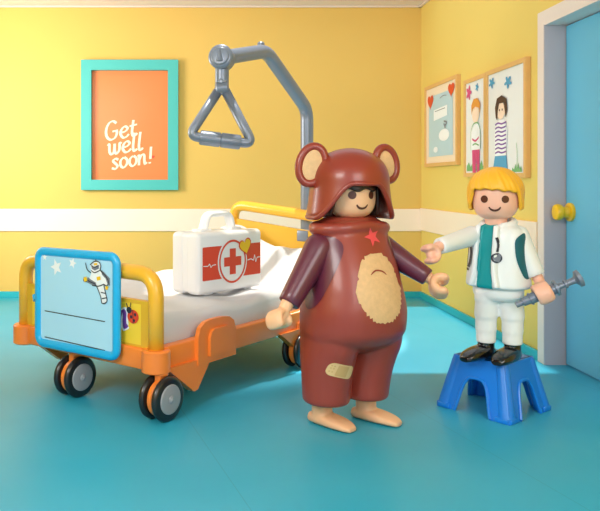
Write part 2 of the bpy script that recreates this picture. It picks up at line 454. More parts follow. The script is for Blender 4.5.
# 2: ginger child
r2, d2, w2, h2 = wallpic(5.13, 4.735, 1.035, 1.72, 'narrow drawing of a ginger-haired child in pink trousers, joined left of the wider drawing', M['palewhite'])
d2('grass', [[(.12,.06),(.90,.06),(.92,.13),(.85,.10),(.8,.16),(.7,.1),(.6,.15),(.5,.1),(.4,.14),(.3,.1),(.22,.15),(.12,.11)]], 'green_ink')
d2('trousers', [[(.40,.04),(.55,.04),(.56,.24),(.60,.04),(.72,.04),(.72,.27),(.38,.27)]], 'pink_ink', .010)
d2('shirt', [[(.34,.27),(.76,.27),(.74,.46),(.66,.53),(.50,.53),(.36,.46)]], 'white_ink', .011)
d2('shirt_line', ribbon([(.34,.27),(.34,.45),(.46,.53),(.66,.53),(.76,.45),(.76,.28)], .012), 'green_ink', .012)
d2('shirt_line', ribbon([(.40,.38),(.55,.36),(.70,.39)], .02), 'pink_ink', .012); d2('shirt_line', ribbon([(.42,.32),(.55,.33),(.70,.31)], .014), 'green_ink', .012)
d2('face', [nell(.55,.62,.16,.085)], 'skin_ink', .011)
d2('hair', [[(.37,.62),(.36,.72),(.46,.78),(.64,.78),(.76,.72),(.74,.62),(.70,.68),(.55,.70),(.42,.68)]], 'hair_ink', .0125)
d2('flower', [flower(.22,.86,.13)], 'pink_ink', .010)
d2('small_flower', [flower(.60,.89,.07)], 'blue_ink', .010)
# 3: dark-haired child
r3, d3, w3, h3 = wallpic(4.73, 4.14, 1.025, 1.722, 'wider drawing of a dark-haired child in striped jumper and blue skirt, nearest the door', M['palewhite'])
d3('skirt', [[(.18,.07),(.56,.07),(.53,.20),(.24,.20)]], 'blue_ink', .010)
d3('jumper', [[(.24,.20),(.52,.20),(.56,.42),(.48,.52),(.34,.52),(.23,.42)]], 'white_ink', .0095)
st = []
for i in range(8):
    z = .225+i*.037; st += ribbon([(.25,z),(.33,z+.012),(.42,z),(.53,z+.01)], .014)
d3('stripes', st, 'purple_ink', .011)
d3('face', [nell(.40,.60,.105,.075)], 'skin_ink', .011)
d3('hair', [[(.27,.55),(.25,.64),(.30,.72),(.42,.74),(.54,.70),(.56,.60),(.52,.53),(.50,.60),(.47,.67),(.36,.67),(.32,.60),(.31,.52)]], 'brown_ink', .0125)
[d3('eye', [nell(x_,.61,.012,.010)], 'brown_ink', .0128) for x_ in (.37,.44)]
d3('flower', [flower(.15,.88,.085,1)], 'blue_ink', .010); d3('flower', [flower(.57,.84,.095,2)], 'blue_ink', .010)
d3('grass', [[(.66,.05),(.9,.05),(.88,.10),(.84,.07),(.82,.13),(.78,.07),(.75,.12),(.72,.07),(.68,.09)]]+ribbon([(.78,.07),(.79,.2),(.77,.30)], .008), 'green_ink', .010)

# ------------------------------------------------------------------ bed
bu = V((.628,.778,0)); bv = V((-.778,.628,0)); bo = V((-.203,3.05,0)); L, W = 1.75, .885
def B(u, v, z): return bo+bu*u+bv*v+V((0,0,z))
BM = Matrix(((bu.x,bv.x,0,bo.x),(bu.y,bv.y,0,bo.y),(0,0,1,0),(0,0,0,1)))
def Bx(*a, **k): return xf(box(*a, **k), BM)
bed = root('hospital_bed', B(L/2, W/2, 0), 'orange and yellow toy hospital bed on black wheels with a grey lifting pole', 'bed')
fr = join(Bx(0, L, -.03, .02, .20, .30, .008), Bx(0, L, W-.02, W+.03, .20, .30, .008),
          Bx(-.03, .03, 0, W, .20, .29, .008), Bx(L-.03, L+.03, 0, W, .20, .29, .008),
          Bx(.02, L-.02, .0, W, .235, .285, .004),
          *[sweep([B(u,v,.195), B(u,v,.20), B(u,v,.285), B(u,v,.292)], [.055,.062,.062,.055], 28) for u in (0, L) for v in (0, W)])
for v0 in (-.025, W-.015):
    fr = join(fr, xf(prism([(.02,.21),(.20,.075),(.225,.08),(.33,.21)], (0,v0,0), (1,0,0), (0,0,1), -.02, .02), BM),
                  xf(prism([(1.42,.21),(1.30,.085),(1.20,.085),(1.04,.12),(.90,.21)], (0,v0,0), (1,0,0), (0,0,1), -.02, .02), BM))
mk('bed_frame', fr, M['orange'], bed, auto=35)
# side latch tab
tab = xf(prism([(.22,.185),(.50,.185),(.50,.31),(.485,.35),(.45,.372),(.40,.378),(.32,.378),(.27,.372),(.235,.35),(.22,.31)], (0,-.03,0), (1,0,0), (0,0,1), -.0, .022), BM)
tab2 = xf(prism([(.29,.215),(.45,.215),(.45,.30),(.44,.325),(.42,.335),(.32,.335),(.30,.325),(.29,.30)], (0,-.03,0), (1,0,0), (0,0,1), -.0, .036), BM)
mk('side_tab', join(tab, tab2), M['orange'], bed, smooth=False)
# mattress
NU, NV = 110, 60
def ztop(u, v):
    q = min(1, max(0, (v-.50)/.38)); z = .405+.065*q*q*(3-2*q)
    t = min(1, max(0, (u-1.0)/.62)); t = t*t*(3-2*t)
    z += t*(.13+.12*v/W)
    z += .007*math.sin(23*u+5*math.sin(8*v))*math.sin(15*v+4*u)*min(1,u*1.2)+.008*math.sin(7*u+3*v)*math.sin(9*v+1.3)+.006*math.sin(17*u-11*v)+.012*t*math.sin(14*v+6*u)*math.sin(9*u)
    return z
vs, fs = [], []
u0, u1, v0, v1 = .06, L-.06, .03, W-.03
for i in range(NU+1):
    for j in range(NV+1):
        u = u0+(u1-u0)*i/NU; v = v0+(v1-v0)*j/NV
        e = min(i, NU-i, j, NV-j)
        drop = [.030,.012,.004,0][min(e,3)]
        vs.append(B(u, v, ztop(u, v)-drop))
n1 = NV+1
for i in range(NU):
    for j in range(NV): fs.append((i*n1+j, (i+1)*n1+j, (i+1)*n1+j+1, i*n1+j+1))
ring = [(i,0) for i in range(NU)]+[(NU,j) for j in range(NV)]+[(i,NV) for i in range(NU,0,-1)]+[(0,j) for j in range(NV,0,-1)]
b0 = len(vs)
for i, j in ring: vs.append(B(u0+(u1-u0)*i/NU, v0+(v1-v0)*j/NV, .286))
for k in range(len(ring)):
    a = ring[k]; b = ring[(k+1)%len(ring)]; kk = (k+1)%len(ring)
    fs.append((a[0]*n1+a[1], b[0]*n1+b[1], b0+kk, b0+k))
fs.append(tuple(b0+k for k in range(len(ring))))
mk('mattress', (vs, fs), M['sheet'], bed, auto=50)
# footboard
def board(u, ztl, ztr, name, z0=.27, gap=.075, panel=.21):
    path = roundcorner([B(u,0,z0-.01), B(u,0,ztr-.034), B(u,W,ztl-.034), B(u,W,z0-.01)], .10, 8)
    f = mk(name, sweep(path, .034, 18, up=bu), M['yellow'], bed)
    pts = [(.02,z0),(W-.02,z0),(W-.02,ztl-.075-gap),(.02,ztr-.075-gap)]
    p = mk('panel', prism(pts, B(u,0,0), bv, V((0,0,1)), -.014, .014), M['yellow_deep'], f, smooth=False)
    return f
fb = board(0, .648, .64, 'footboard')
hb = board(L, .880, .790, 'headboard', z0=.28, gap=.055)
# sticker on footboard: ex = -bv, ey = z -> normal = (-bv) x z
sx = -bv
nrm = sx.cross(V((0,0,1)))
so = B(0, W, .28)-bu*0
flat('sticker', [[(.07,.02),(W-.075,.02),(W-.075,.195),(.07,.195)]], so, sx, V((0,0,1)), M['sticker'], fb, .0145)
flat('sticker_letter_outline', write('on', W-.285, .068, .075, .12, .62), so, sx, V((0,0,1)), M['white_ink'], fb, .0158)
flat('sticker_letters', write('on', W-.285, .068, .075, .12, .30), so, sx, V((0,0,1)), M['purple_ink'], fb, .0170)
lx, lz = W-.120, .138
flat('ladybird', [ell(lx, lz, .034, .030)], so, sx, V((0,0,1)), M['red'], fb, .0172)
flat('ladybird_marks', [ell(lx-.022, lz+.026, .016, .014), ell(lx-.01,lz-.002,.007,.008,10), ell(lx+.014,lz+.010,.007,.008,10), ell(lx+.008,lz-.016,.006,.007,10)]
     +ribbon([(lx-.03,lz+.035),(lx-.04,lz+.055)], .005)+ribbon([(lx-.015,lz+.04),(lx-.012,lz+.06)], .005)+ribbon([(lx,lz+.03),(lx+.002,lz-.03)], .004), so, sx, V((0,0,1)), M['ink'], fb, .0184)
# wheels
def disc(c, ax, r, th, bev=.008, n=40):
    ax = ax.normalized(); h = th/2
    pr = [(-h, r-bev*1.6), (-h+bev*.3, r-bev*.6), (-h+bev, r), (h-bev, r), (h-bev*.3, r-bev*.6), (h, r-bev*1.6)]
    return sweep([c+ax*a for a, _ in pr], [q for _, q in pr], n)
for (u, v, bl) in ((0.0,-.03,1), (0.0,.515,0), (1.11,-.02,0), (1.11,.84,0)):
    c = B(u, v, .094)
    fk = mk('caster_fork', join(disc(c, bv, .078, .034), Bx(u-.026, u+.026, v-.016, v+.016, .10, .215, .004), sweep([B(u,v,.19), B(u,v,.24)], .03, 20)), M['orange'], bed, auto=35)
    for s in (-1, 1):
        cc = c-bv*s*.036
        wh = mk('wheel', disc(cc, bv, .094, .030, .010), M['black'], fk, auto=60)
        o_ = cc-bv*s*.016
        mk('hub', join(disc(o_, bv, .062, .010, .004), disc(o_-bv*s*.005, bv, .017, .012, .004), disc(o_-bv*s*.009, bv, .009, .012, .003)), M['hub'], fk, auto=35)
# lifting pole
lp = V((.675, 4.72, 0))
hbp = lp
pts = [V((lp.x,lp.y,.22)), V((lp.x,lp.y,1.475)), at(266,51,4.33), at(228,57,4.02)]
pole = mk('lifting_pole', sweep(roundcorner(pts, .07, 6), [.042]*2+[.042]*(len(roundcorner(pts,.07,6))-2), 20), M['silver'], bed, auto=50)
for z_ in (.215, .62): mk('pole_bracket', Bx(L-.02, L+.09, .29, .37, z_, z_+.07, .006), M['silver'], bed, auto=35)
jc = at(222, 58, 3.98)
axn = V((-.25,-.96,.06)).normalized()
mk('pivot_joint', join(disc(jc, axn, .068, .10, .012), disc(jc+axn*.05, axn, .05, .016, .005), sweep([jc+axn*.058+V((0,0,-.03)), jc+axn*.058+V((0,0,.035))], [.020,.006], 12)), M['silver'], pole, auto=40)
kn = at(261, 44, 4.33)
mk('stop_knob', sweep([kn-V((0,0,.03)), kn+V((0,0,.004)), kn+V((0,0,.012))], [.022,.022,.015], 16), M['silver'], pole, auto=40)
ap = at(222, 88, 3.98)
mk('swing_link', join(sweep([jc-V((0,0,.06)), ap+V((0,0,.015))], .038, 16, flat=(1,.7), up=(1,0,0)), disc(ap, V((1,0,.1)), .038, .075, .01), disc(at(222,82,3.98)+axn*.02, axn, .014, .02, .003)), M['silver'], pole, auto=40)
a_, b_, c_ = at(219,90,3.98), at(189,136,3.94), at(253,144,3.96)
d_ = at(225,90,3.98)
hand = mk('grab_handle', join(sweep(roundcorner([d_, c_, b_, a_, ], .055, 8), .027, 16)), M['silver'], pole)
g0, g1 = b_.lerp(c_, .17), b_.lerp(c_, .80)
gd = (g1-g0).normalized()
pr = [(0,.026),(0,.038),(.01,.041),(.115,.041),(.117,.036),(.123,.036),(.125,.041),(.225,.041),(.235,.038),(.235,.026)]
mk('hand_grip', sweep([g0+gd*a*((g1-g0).length/.235)for a,_ in pr], [r for _,r in pr], 20), M['silver'], pole, auto=40)

# ------------------------------------------------------------------ clipboard hung on the footboard
k0, k1 = .165, .70          # along v
cz0, cz1 = .226, .690
co = B(-.075, k1, cz0)
cex = (B(-.060, k0, 0)-B(-.085, k1, 0)).normalized(); cw = (B(-.060,k0,0)-B(-.085,k1,0)).length; ch = cz1-cz0
cn = cex.cross(V((0,0,1)))
CM = Matrix(((cex.x,-cn.x,0,co.x),(cex.y,-cn.y,0,co.y),(0,0,1,co.z),(0,0,0,1)))
clip = root('clipboard', co, 'bright blue framed patient clipboard hooked on the yellow footboard', 'clipboard')
def rrect(x0,y0,x1,y1,r,k=6):
    out = []
    for cx, cy, a in ((x1-r,y0+r,-90),(x1-r,y1-r,0),(x0+r,y1-r,90),(x0+r,y0+r,180)):
        for i in range(k+1):
            t = math.radians(a+90*i/k); out.append((cx+r*math.cos(t), cy+r*math.sin(t)))
    return out
bk = xf(prism(rrect(.004,.004,cw-.004,ch-.004,.04), (0,0,0), (1,0,0), (0,0,1), -.008, .006), CM)
rp = [V((x,-.004,z)) for x, z in rrect(.016,.016,cw-.016,ch-.016,.035,8)]
rim = xf(sweep(rp, .017, 14, closed=True, flat=(1,1.2), up=(0,1,0)), CM)
hooks = join(xf(box(.12,.16,0,.085,ch-.03,ch-.006,.004), CM), xf(box(cw-.16,cw-.12,0,.085,ch-.03,ch-.006,.004), CM), xf(sweep([V((-.002,0,.215)), V((-.02,0,.235))],[.02,.012],12), CM))
mk('board', join(bk, rim, hooks), M['clip_blue'], clip, auto=40)
flat('paper', [rrect(.026,.026,cw-.026,ch-.026,.02)], co, cex, V((0,0,1)), M['clip_face'], clip, .0085)
def cp(px, py):   # fraction in the crop -> board metres
    fx = (px-36)/80.0; yt = 247+12*fx; yb = 343+15.5*fx
    return (fx*cw, (yb-py)/(yb-yt)*ch)
flat_each('writing_line', ribbon([cp(45.5,309.8), cp(104,321.6)], .0045)+ribbon([cp(45.5,335.3), cp(104,348.6)], .0045), co, cex, V((0,0,1)), M['ink'], clip, .010)
x1,y1 = cp(57.5,268); x2,y2 = cp(73.5,265); x3,y3 = cp(45.5,257.5)
flat_each('star', [star(x1,y1,.040,5,.45,1.9), star(x2,y2,.026,5,.45,1.3), star(x3,y3,.017,5,.45,1.6)], co, cex, V((0,0,1)), M['white_ink'], clip, .010)
def cps(l): return [cp(30+a/4.257, 240+b/4.257) for a, b in l]
# small floating astronaut
suit = [cps([(258,118),(275,105),(292,108),(300,125),(298,142),(318,165),(330,190),(322,205),(312,200),(318,232),(324,262),(316,274),(304,272),(300,248),(288,215),(278,196),(258,186),(248,178),(256,168),(262,150)])]
flat('astronaut_suit', suit, co, cex, V((0,0,1)), M['white_ink'], clip, .0105)
lines = []
for l in ([(258,118),(275,105),(292,108),(300,125),(298,142),(318,165),(330,190),(322,205),(312,200),(318,232),(324,262),(316,274),(304,272),(300,248),(288,215),(278,196),(258,186),(248,178)],
          [(262,120),(275,128),(292,122)], [(262,140),(276,150),(296,142)], [(240,108),(246,135),(262,150)], [(278,90),(282,105)], [(266,200),(290,205),(312,198)], [(300,230),(320,235)], [(304,255),(324,252)], [(235,165),(232,180),(245,185)]):
    lines += ribbon(cps(l), .0048, k=3)
pack = cps([(300,140),(312,150),(334,176),(334,205),(326,200),(318,176),(304,160)])
pack2 = cps([(248,166),(262,178),(280,190),(282,205),(266,200),(246,188)])
flat('astronaut_outline', lines, co, cex, V((0,0,1)), M['ink'], clip, .0125)
flat('astronaut_pack', [pack, pack2, cps([(262,120),(275,128),(292,122),(292,135),(276,142),(264,134)])], co, cex, V((0,0,1)), M['grey_ink'], clip, .0115)
flat_each('astronaut_yellow_patch', [cps([(232,168),(244,164),(248,180),(236,186)]), cps([(284,168),(298,166),(300,180),(286,182)]), cps([(318,205),(330,208),(326,222),(318,218)]), cps([(274,112),(286,112),(286,120),(274,120)])], co, cex, V((0,0,1)), M['heart_yellow'], clip, .0135)

# ------------------------------------------------------------------ first aid case on the bed
ca = math.radians(46); cx_ = V((math.cos(ca), math.sin(ca), 0)); cy_ = V((-math.sin(ca), math.cos(ca), 0))
cb = V((-.030, 3.63, .417)); CW, CD, CH = .51, .20, .325
KM = Matrix(((cx_.x,cy_.x,0,cb.x),(cx_.y,cy_.y,0,cb.y),(0,0,1,cb.z),(0,0,0,1)))
case = root('first_aid_case', cb+cx_*CW/2+cy_*CD/2, 'white first aid case with red cross standing on the bed', 'case')
shell = join(xf(box(0,CW,0,CD*.47,0.006,CH,.026,5), KM), xf(box(0,CW,CD*.53,CD,0.006,CH,.026,5), KM), xf(box(.006,CW-.006,.03,CD-.03,.012,CH-.006,.02,3), KM),
             xf(box(.07,.13,.02,CD-.02,0,.03,.004), KM), xf(box(CW-.13,CW-.07,.02,CD-.02,0,.03,.004), KM))
cs = mk('shell', shell, M['white_plastic'], case, auto=50)
hp = roundcorner([V((.13,CD/2,CH-.02)), V((.165,CD/2,CH+.088)), V((.335,CD/2,CH+.088)), V((.37,CD/2,CH-.02))], .035, 6)
mk('handle', join(xf(sweep(hp, .021, 14, flat=(1.5,.8), up=(0,1,0)), KM), xf(box(.09,.17,CD/2-.035,CD/2+.035,CH-.006,CH+.012,.005), KM), xf(box(.33,.41,CD/2-.035,CD/2+.035,CH-.006,CH+.012,.005), KM)), M['white_plastic'], case, auto=50)
fo = cb.copy(); zz = V((0,0,1))
flat('red_band', [rrect(.032,.078,CW-.018,.250,.006)], fo, cx_, zz, M['red'], case, .0005, .001)
ccx, ccy = .260, .163
flat('badge_ring', [ell(ccx,ccy,.116,.124,40)], fo, cx_, zz, M['white_plastic'], case, .0018, .0008)
flat('badge_circle', ribbon([ (ccx+.101*math.cos(i*math.pi/8), ccy+.109*math.sin(i*math.pi/8)) for i in range(16)], .011, closed=True), fo, cx_, zz, M['red'], case, .003, .0008)
a, b = .068, .024
flat('red_cross', [[(ccx+x, ccy+y) for x, y in ((-b,-a),(b,-a),(b,-b),(a,-b),(a,b),(b,b),(b,a),(-b,a),(-b,b),(-a,b),(-a,-b),(-b,-b))]], fo, cx_, zz, M['red'], case, .003, .0008)
def poly(l, w):
    o = []
    for p, q in zip(l, l[1:]): o += ribbon([p, q], w)
    return o
for pl_ in (poly([(.036,.154),(.07,.152),(.082,.163),(.092,.144),(.104,.154),(.13,.156)], .0045), poly([(.38,.160),(.41,.165),(.43,.155),(.44,.185),(.45,.145),(.462,.17),(.488,.17)], .0045)): flat('pulse_line', pl_, fo, cx_, zz, M['white_ink'], case, .0022, .0008)
flat('heart_outline', [heart(.360,.238,.055,.25)], fo, cx_, zz, M['red'], case, .0042, .0008)
flat('yellow_heart', [heart(.360,.238,.047,.25)], fo, cx_, zz, M['heart_yellow'], case, .0054, .0008)

# ------------------------------------------------------------------ step stool
sc = V((1.284, 3.195, 0)); th = math.radians(38)
s1 = V((math.cos(th), math.sin(th), 0)); s2 = V((-math.sin(th), math.cos(th), 0))
ST, HB, HT = .232, .172, .120
SM = Matrix(((s1.x,s2.x,0,sc.x),(s1.y,s2.y,0,sc.y),(0,0,1,0),(0,0,0,1)))
def stool():
    # side walls with arched cut-outs, each drawn as an outline in (s, z) and leaned inward
    parts = []
    def hw(z): return HB+(HT-HB)*(z/ST)
    t = .014
    for rot in range(4):
        R = Matrix.Rotation(rot*math.pi/2, 4, 'Z')
        arch = []
        aw, ah = .068, .150                     # arch half width at floor, height
        out = [(-hw(0),0)]
        prof = [(-aw-.018,0),(-aw-.006,.04),(-aw+.008,.10),(-aw+.024,.135),(-.024,ah),(.024,ah),(aw-.024,.135),(aw-.008,.10),(aw+.006,.04),(aw+.018,0)]
        pp = [(p.x,p.y) for p in smoothpath([(a,b,0) for a,b in prof], 4)]
        # strips between arch and top/side
        n = len(pp); vs = []; fs = []
        top = []
        for a, b in pp:
            f = (a-pp[0][0])/(pp[-1][0]-pp[0][0])
            # outer outline param: left edge up, top, right edge down
            top.append(f)
        outer = []
        for i in range(n):
            q = i/(n-1)
            if q < .3: z = ST*(q/.3); s = -hw(z)
            elif q > .7: z = ST*((1-q)/.3); s = hw(z)
            else: z = ST; s = -HT+2*HT*((q-.3)/.4)
            outer.append((s, z))
        def P(s, z, d): return R @ V((s, -(hw(z)-d), z))
        for d in (0, t):
            for (a, b) in pp: vs.append(P(a, b, d))
            for (a, b) in outer:
                k = (hw(b)-d)/hw(b); vs.append(P(a*k, b, d))
        for i in range(n-1):
            fs.append((i, i+1, n+i+1, n+i))
            fs.append((2*n+i, 3*n+i, 3*n+i+1, 2*n+i+1))
            fs.append((i, 2*n+i, 2*n+i+1, i+1))
            fs.append((n+i, n+i+1, 3*n+i+1, 3*n+i))
        fs.append((0, n, 3*n, 2*n)); fs.append((n-1, 2*n-1+0, 4*n-1, 3*n-1))
        parts.append((vs, fs))
        # raised rim round the arch
        parts.append(sweep([P(a, max(b,.004), -.001) for a, b in pp], .0075, 8))
    # corner posts: chamfered
    for i in range(4):
        R = Matrix.Rotation(i*math.pi/2, 4, 'Z')
        def cr(z, d): return R @ V((-(hw(z)-d), -(hw(z)-d), z))
        parts.append(sweep([cr(.002,.026), cr(ST-.008,.022)], [.034,.028], 20))
        # foot flare
        parts.append([ [R @ V(p) for p in box(-HB+.006, -HB+.066, -HB-.006, -HB+.010, 0, .022, .005)[0]], box(0,1,0,1,0,1,.1)[1]] )
        parts.append([ [R @ V(p) for p in box(-HB-.006, -HB+.010, -HB+.006, -HB+.066, 0, .022, .005)[0]], box(0,1,0,1,0,1,.1)[1]] )
    parts.append(box(-HT-.002, HT+.002, -HT-.002, HT+.002, ST-.022, ST, .008, 3))
    return join(*parts)
so_ = mk('step_stool', xf(stool(), SM), M['stool'], base=(sc.x, sc.y, 0), auto=40)
tag(so_, 'bright blue plastic step stool with arched legs under the white-coated figure', 'stool')

# ------------------------------------------------------------------ toy figure helpers
def head_data(c, h=.205, r=.1):
    pr = [(0,.02),(.004,.045),(.012,.064),(.028,.082),(.05,.093),(.08,.0985),(.12,.0995),(.15,.094),(.175,.080),(.192,.056),(.201,.030),(.205,.006)]
    tab = [(c.z+z*h/.205, q*r/.1, q*r/.1, c.x, c.y) for z, q in pr]
    return rings(tab, 36, .01)
def shell_cap(c, zt, zc, R, rim, th=.016, flare=.1, na=72, nr=22, wave=None, yaw=0, ry=None, under=0.0):
    """dome hanging from zt; rim(a) gives the height of the edge at azimuth a (0 = front)"""
    ry = ry or R; vs, fs = [], []
    def P(a, z, d):
        H = zt-zc
        zz = z
        if zz > zc: k = math.sqrt(max(0, 1-((zz-zc)/H)**2.2))
        else: k = 1+flare*((zc-zz)/.12)**1.5-under*((zc-zz)/.12)**2
        rr = k
        w = wave(a, zz) if wave else 0
        x = (R*rr-d*min(1,k*1.5)+w*k)*math.sin(a); y = -(ry*rr-d*min(1,k*1.5)+w*k)*math.cos(a)
        X = c.x+x*math.cos(yaw)-y*math.sin(yaw); Y = c.y+x*math.sin(yaw)+y*math.cos(yaw)
        return V((X, Y, zz-d*(1-min(1,k))))
    rows = []
    for j in range(nr+1): rows.append((j/nr, 0))
    rows.append((1.0, 'mid'))
    for j in range(nr, -1, -1): rows.append((j/nr, 1))
    for (t, s) in rows:
        for i in range(na):
            a = 2*math.pi*i/na-math.pi; e = rim(a)
            f = 1-math.cos(t*math.pi/2)**1.0 if True else t
            z = zt-(zt-e)*max(f, .0006)
            if s == 'mid': p = P(a, e-.006, th/2)
            else: p = P(a, z, th if s else 0)
            vs.append(p)
    nR = len(rows)
    for j in range(nR-1):
        for i in range(na):
            k = (i+1) % na; fs.append((j*na+i, j*na+k, (j+1)*na+k, (j+1)*na+i))
    fs.append(tuple(range(na))[::-1]); fs.append(tuple((nR-1)*na+i for i in range(na)))
    return vs, fs
def c_hand(c, axis, opening, R=.030, t=.013, w=.034, span=140, n=22):
    axis = axis.normalized(); op = (opening-axis*opening.dot(axis)).normalized(); sd = axis.cross(op)
    rg = []
    for i in range(n+1):
        al = math.radians(180-span+2*span*i/n); rad = op*math.cos(al)+sd*math.sin(al)
        sc_ = 1 if 1 < i < n-1 else (.9 if i in (1, n-1) else .6)
        ring = []
        for k in range(14):
            ph = 2*math.pi*k/14; cc, ss = math.cos(ph), math.sin(ph)
            ring.append(c+rad*(R+t*sc_*cc)+axis*(w*sc_*math.copysign(abs(ss)**.6, ss)))
        rg.append(ring)
    return loft(rg)
def foot_data(heel, d, length, w, h, n=20, k=14):
    d = d.normalized(); s = V((-d.y, d.x, 0)); rg = []
    for i in range(k+1):
        t = i/k; f = math.sin(math.pi*min(.985,max(.015,t)))**.27
        ww = w*f*(.82+.25*t); hh = h*(1-.42*t**.9)*math.sin(math.pi*min(.985,max(.03,t)))**.22
        ring = []
        for q in range(n):
            a = 2*math.pi*q/n; cc, ss = math.cos(a), math.sin(a)
            z = hh*.5+hh*.5*math.copysign(abs(ss)**.75, ss)
            ring.append(heel+d*length*t+s*ww*math.copysign(abs(cc)**.85, cc)+V((0,0,z)))
        rg.append(ring)
    return loft(rg)
def face(person, hd_c, yaw, bvh, scale=1.0, ez=.098, eye_dx=.0415, er=.0150):
    fx = V((math.cos(yaw), math.sin(yaw), 0))
    o = V((hd_c.x, hd_c.y, hd_c.z))
    for s in (-1, 1):
        decal('eye', [ell(s*eye_dx*scale, ez*scale, er*scale, (er+.0015)*scale, 20)], o, fx, zz, bvh, M['eye'], person, .0012, 1)
    mth = ribbon([(-.024*scale,.060*scale),(-.015*scale,.049*scale),(0,.0445*scale),(.015*scale,.049*scale),(.024*scale,.060*scale)], .009*scale, k=4, taper=.5)
    decal('mouth', mth, o, fx, zz, bvh, M['eye'], person, .0013, 1)
def loc2w(c, yaw):
    return Matrix.Translation(c) @ Matrix.Rotation(yaw, 4, 'Z')

# ------------------------------------------------------------------ bear costume figure
bc = V((.600, 2.97, 0)); byaw = math.radians(24); BW = loc2w(bc, byaw)
def bl(x, y, z): return BW @ V((x, y, z))
bear = root('person', (bc.x, bc.y, 0), 'person in a brown bear costume with plum sleeves and bare feet shaking hands', 'person')
hyaw = math.radians(16)
HC = bl(0, -.012, .850)
sh_l, sh_r = bl(-.150, -.01, .755), bl(.150, .0, .755)
wr_l, wr_r = at(286,306,2.80), at(428,277,2.93)
hd_l, hd_r = at(279,321,2.78), at(441,286,2.90)
def axis_off(a, b): return (b-a).normalized()
skin = join(head_data(V((0,-.012,.850)), .205, .1))
skin = xf(skin, BW)
skin = join(skin,
    sweep([bl(0,0,.74), bl(0,0,.86)], .05, 20),
    xf(rings([(.40,.12,.10,0,0),(.5,.14,.11,0,0),(.74,.12,.09,0,0),(.78,.09,.07,0,0)], 30, .03), BW),
    capsule(sh_l, wr_l, .04, .026), capsule(wr_l, hd_l, .024, .024),
    capsule(sh_r, wr_r, .04, .024), capsule(wr_r, hd_r.lerp(wr_r,.4), .022, .022),
    c_hand(hd_l, V((.70,-.55,.35)), V((.5,-.5,-1)), .031, .017, .040),
    c_hand(hd_r, V((-.15,-.75,.45)), V((.9,.5,-.5)), .030, .019, .046))
fd1 = V((math.sin(math.radians(44)), -math.cos(math.radians(44)), 0)); fd2 = V((math.sin(math.radians(50)), -math.cos(math.radians(50)), 0))
an1, an2 = at(322,410,2.98), at(366,403,3.04)
for an, fd in ((an1, fd1), (an2, fd2)):
    heel = V((an.x, an.y, 0))-fd*.062
    skin = join(skin, foot_data(heel, fd, .215, .052, .064), sweep([V((an.x,an.y,.03)), V((an.x,an.y,.12)), V((an.x,an.y,.26)), V((bc.x*.4+an.x*.6,bc.y*.4+an.y*.6,.44))], [.042,.044,.05,.06], 20))
sk = mk('body', remesh(skin, .0042, 6), M['skin'], bear)
skb = bvh_of(sk)
face(bear, HC, hyaw, skb, ez=.098)
# costume body
LXX = .101
tor = rings([(.312,.13,.08,0,0),(.330,.180,.120,0,-.003),(.36,.202,.168,-.004,-.012),(.41,.217,.196,0,-.02),(.48,.216,.200,0,-.024),(.56,.202,.190,0,-.024),(.64,.186,.170,0,-.02),(.72,.172,.145,0,-.012),(.78,.160,.125,0,-.004),(.82,.150,.112,0,0),(.848,.125,.092,0,0),(.858,.10,.07,0,0)], 56, .012, 2.15)
leg = lambda s: rings([(.108,.084,.088,s*.096-.018,.0),(.116,.094,.098,s*.096-.018,.0),(.16,.096,.104,s*.097-.017,.0),(.22,.099,.112,s*.099-.014,-.002),(.28,.103,.126,s*.102-.009,-.005),(.34,.105,.142,s*.106-.002,-.01),(.40,.10,.145,s*.11,-.015)], 36, .012)
# yoke collar
yoke = sweep(smoothpath([(.155*math.cos(a), .105*math.sin(a), .824-.014*abs(math.cos(a))) for a in [i*math.pi/8 for i in range(16)]], 4, True), .026, 14, closed=True)
cost = xf(join(tor, leg(-1), leg(1), yoke), BW)
cm = mk('bear_costume', remesh(cost, .0055, 14), M['brown_low'], bear)
cb_ = bvh_of(cm)
ux = V((math.cos(byaw), math.sin(byaw), 0)); uy = V((-math.sin(byaw), math.cos(byaw), 0))
# belly patch with ragged edge
pp = []
for i in range(84):
    a = 2*math.pi*i/84
    r = 1+(.03 if i%2 else -.02)+random.uniform(-.03,.03)
    ca_, sa_ = math.cos(a), math.sin(a)
    wv = .096 if sa_ > 0 else .106
    pp.append((.006+wv*r*math.copysign(abs(ca_)**.85, ca_), .588+(.130*r*sa_)))
decal('belly_patch', [pp], bl(0,0,0), ux, zz, cb_, M['fur'], cm, .0016, 4)
decal('belly_mark', ribbon([(-.035,.640),(-.01,.655),(.02,.651),(.038,.637)], .006, k=4, taper=.6), bl(0,0,0), ux, zz, cb_, M['brown_low'], cm, .003, 1)
decal('star_patch', [star(.018,.782,.040,5,.42,1.9), star(.018,.775,.034,5,.5,1.3)][:1], bl(0,0,0), ux, zz, cb_, M['star'], cm, .0018, 2)
def rotp(pts, cx, cy, a): return [(cx+x*math.cos(a)-y*math.sin(a), cy+x*math.sin(a)+y*math.cos(a)) for x, y in pts]
decal('sticking_plaster', [rotp(rrect(-.057,-.027,.057,.027,.02,5), -.122,.262, math.radians(-15))], bl(0,0,0), ux, zz, cb_, M['plaster'], cm, .0018, 4)
decal('plaster_pad', [rotp(rrect(-.024,-.022,.024,.022,.003,2), -.122,.262, math.radians(-15))]+[rotp(ell(x,y,.003,.003,8), -.122,.262, math.radians(-15)) for x in (-.046,-.036) for y in (-.01,.004,.014)], bl(0,0,0), ux, zz, cb_, M['plaster2'], cm, .003, 2)
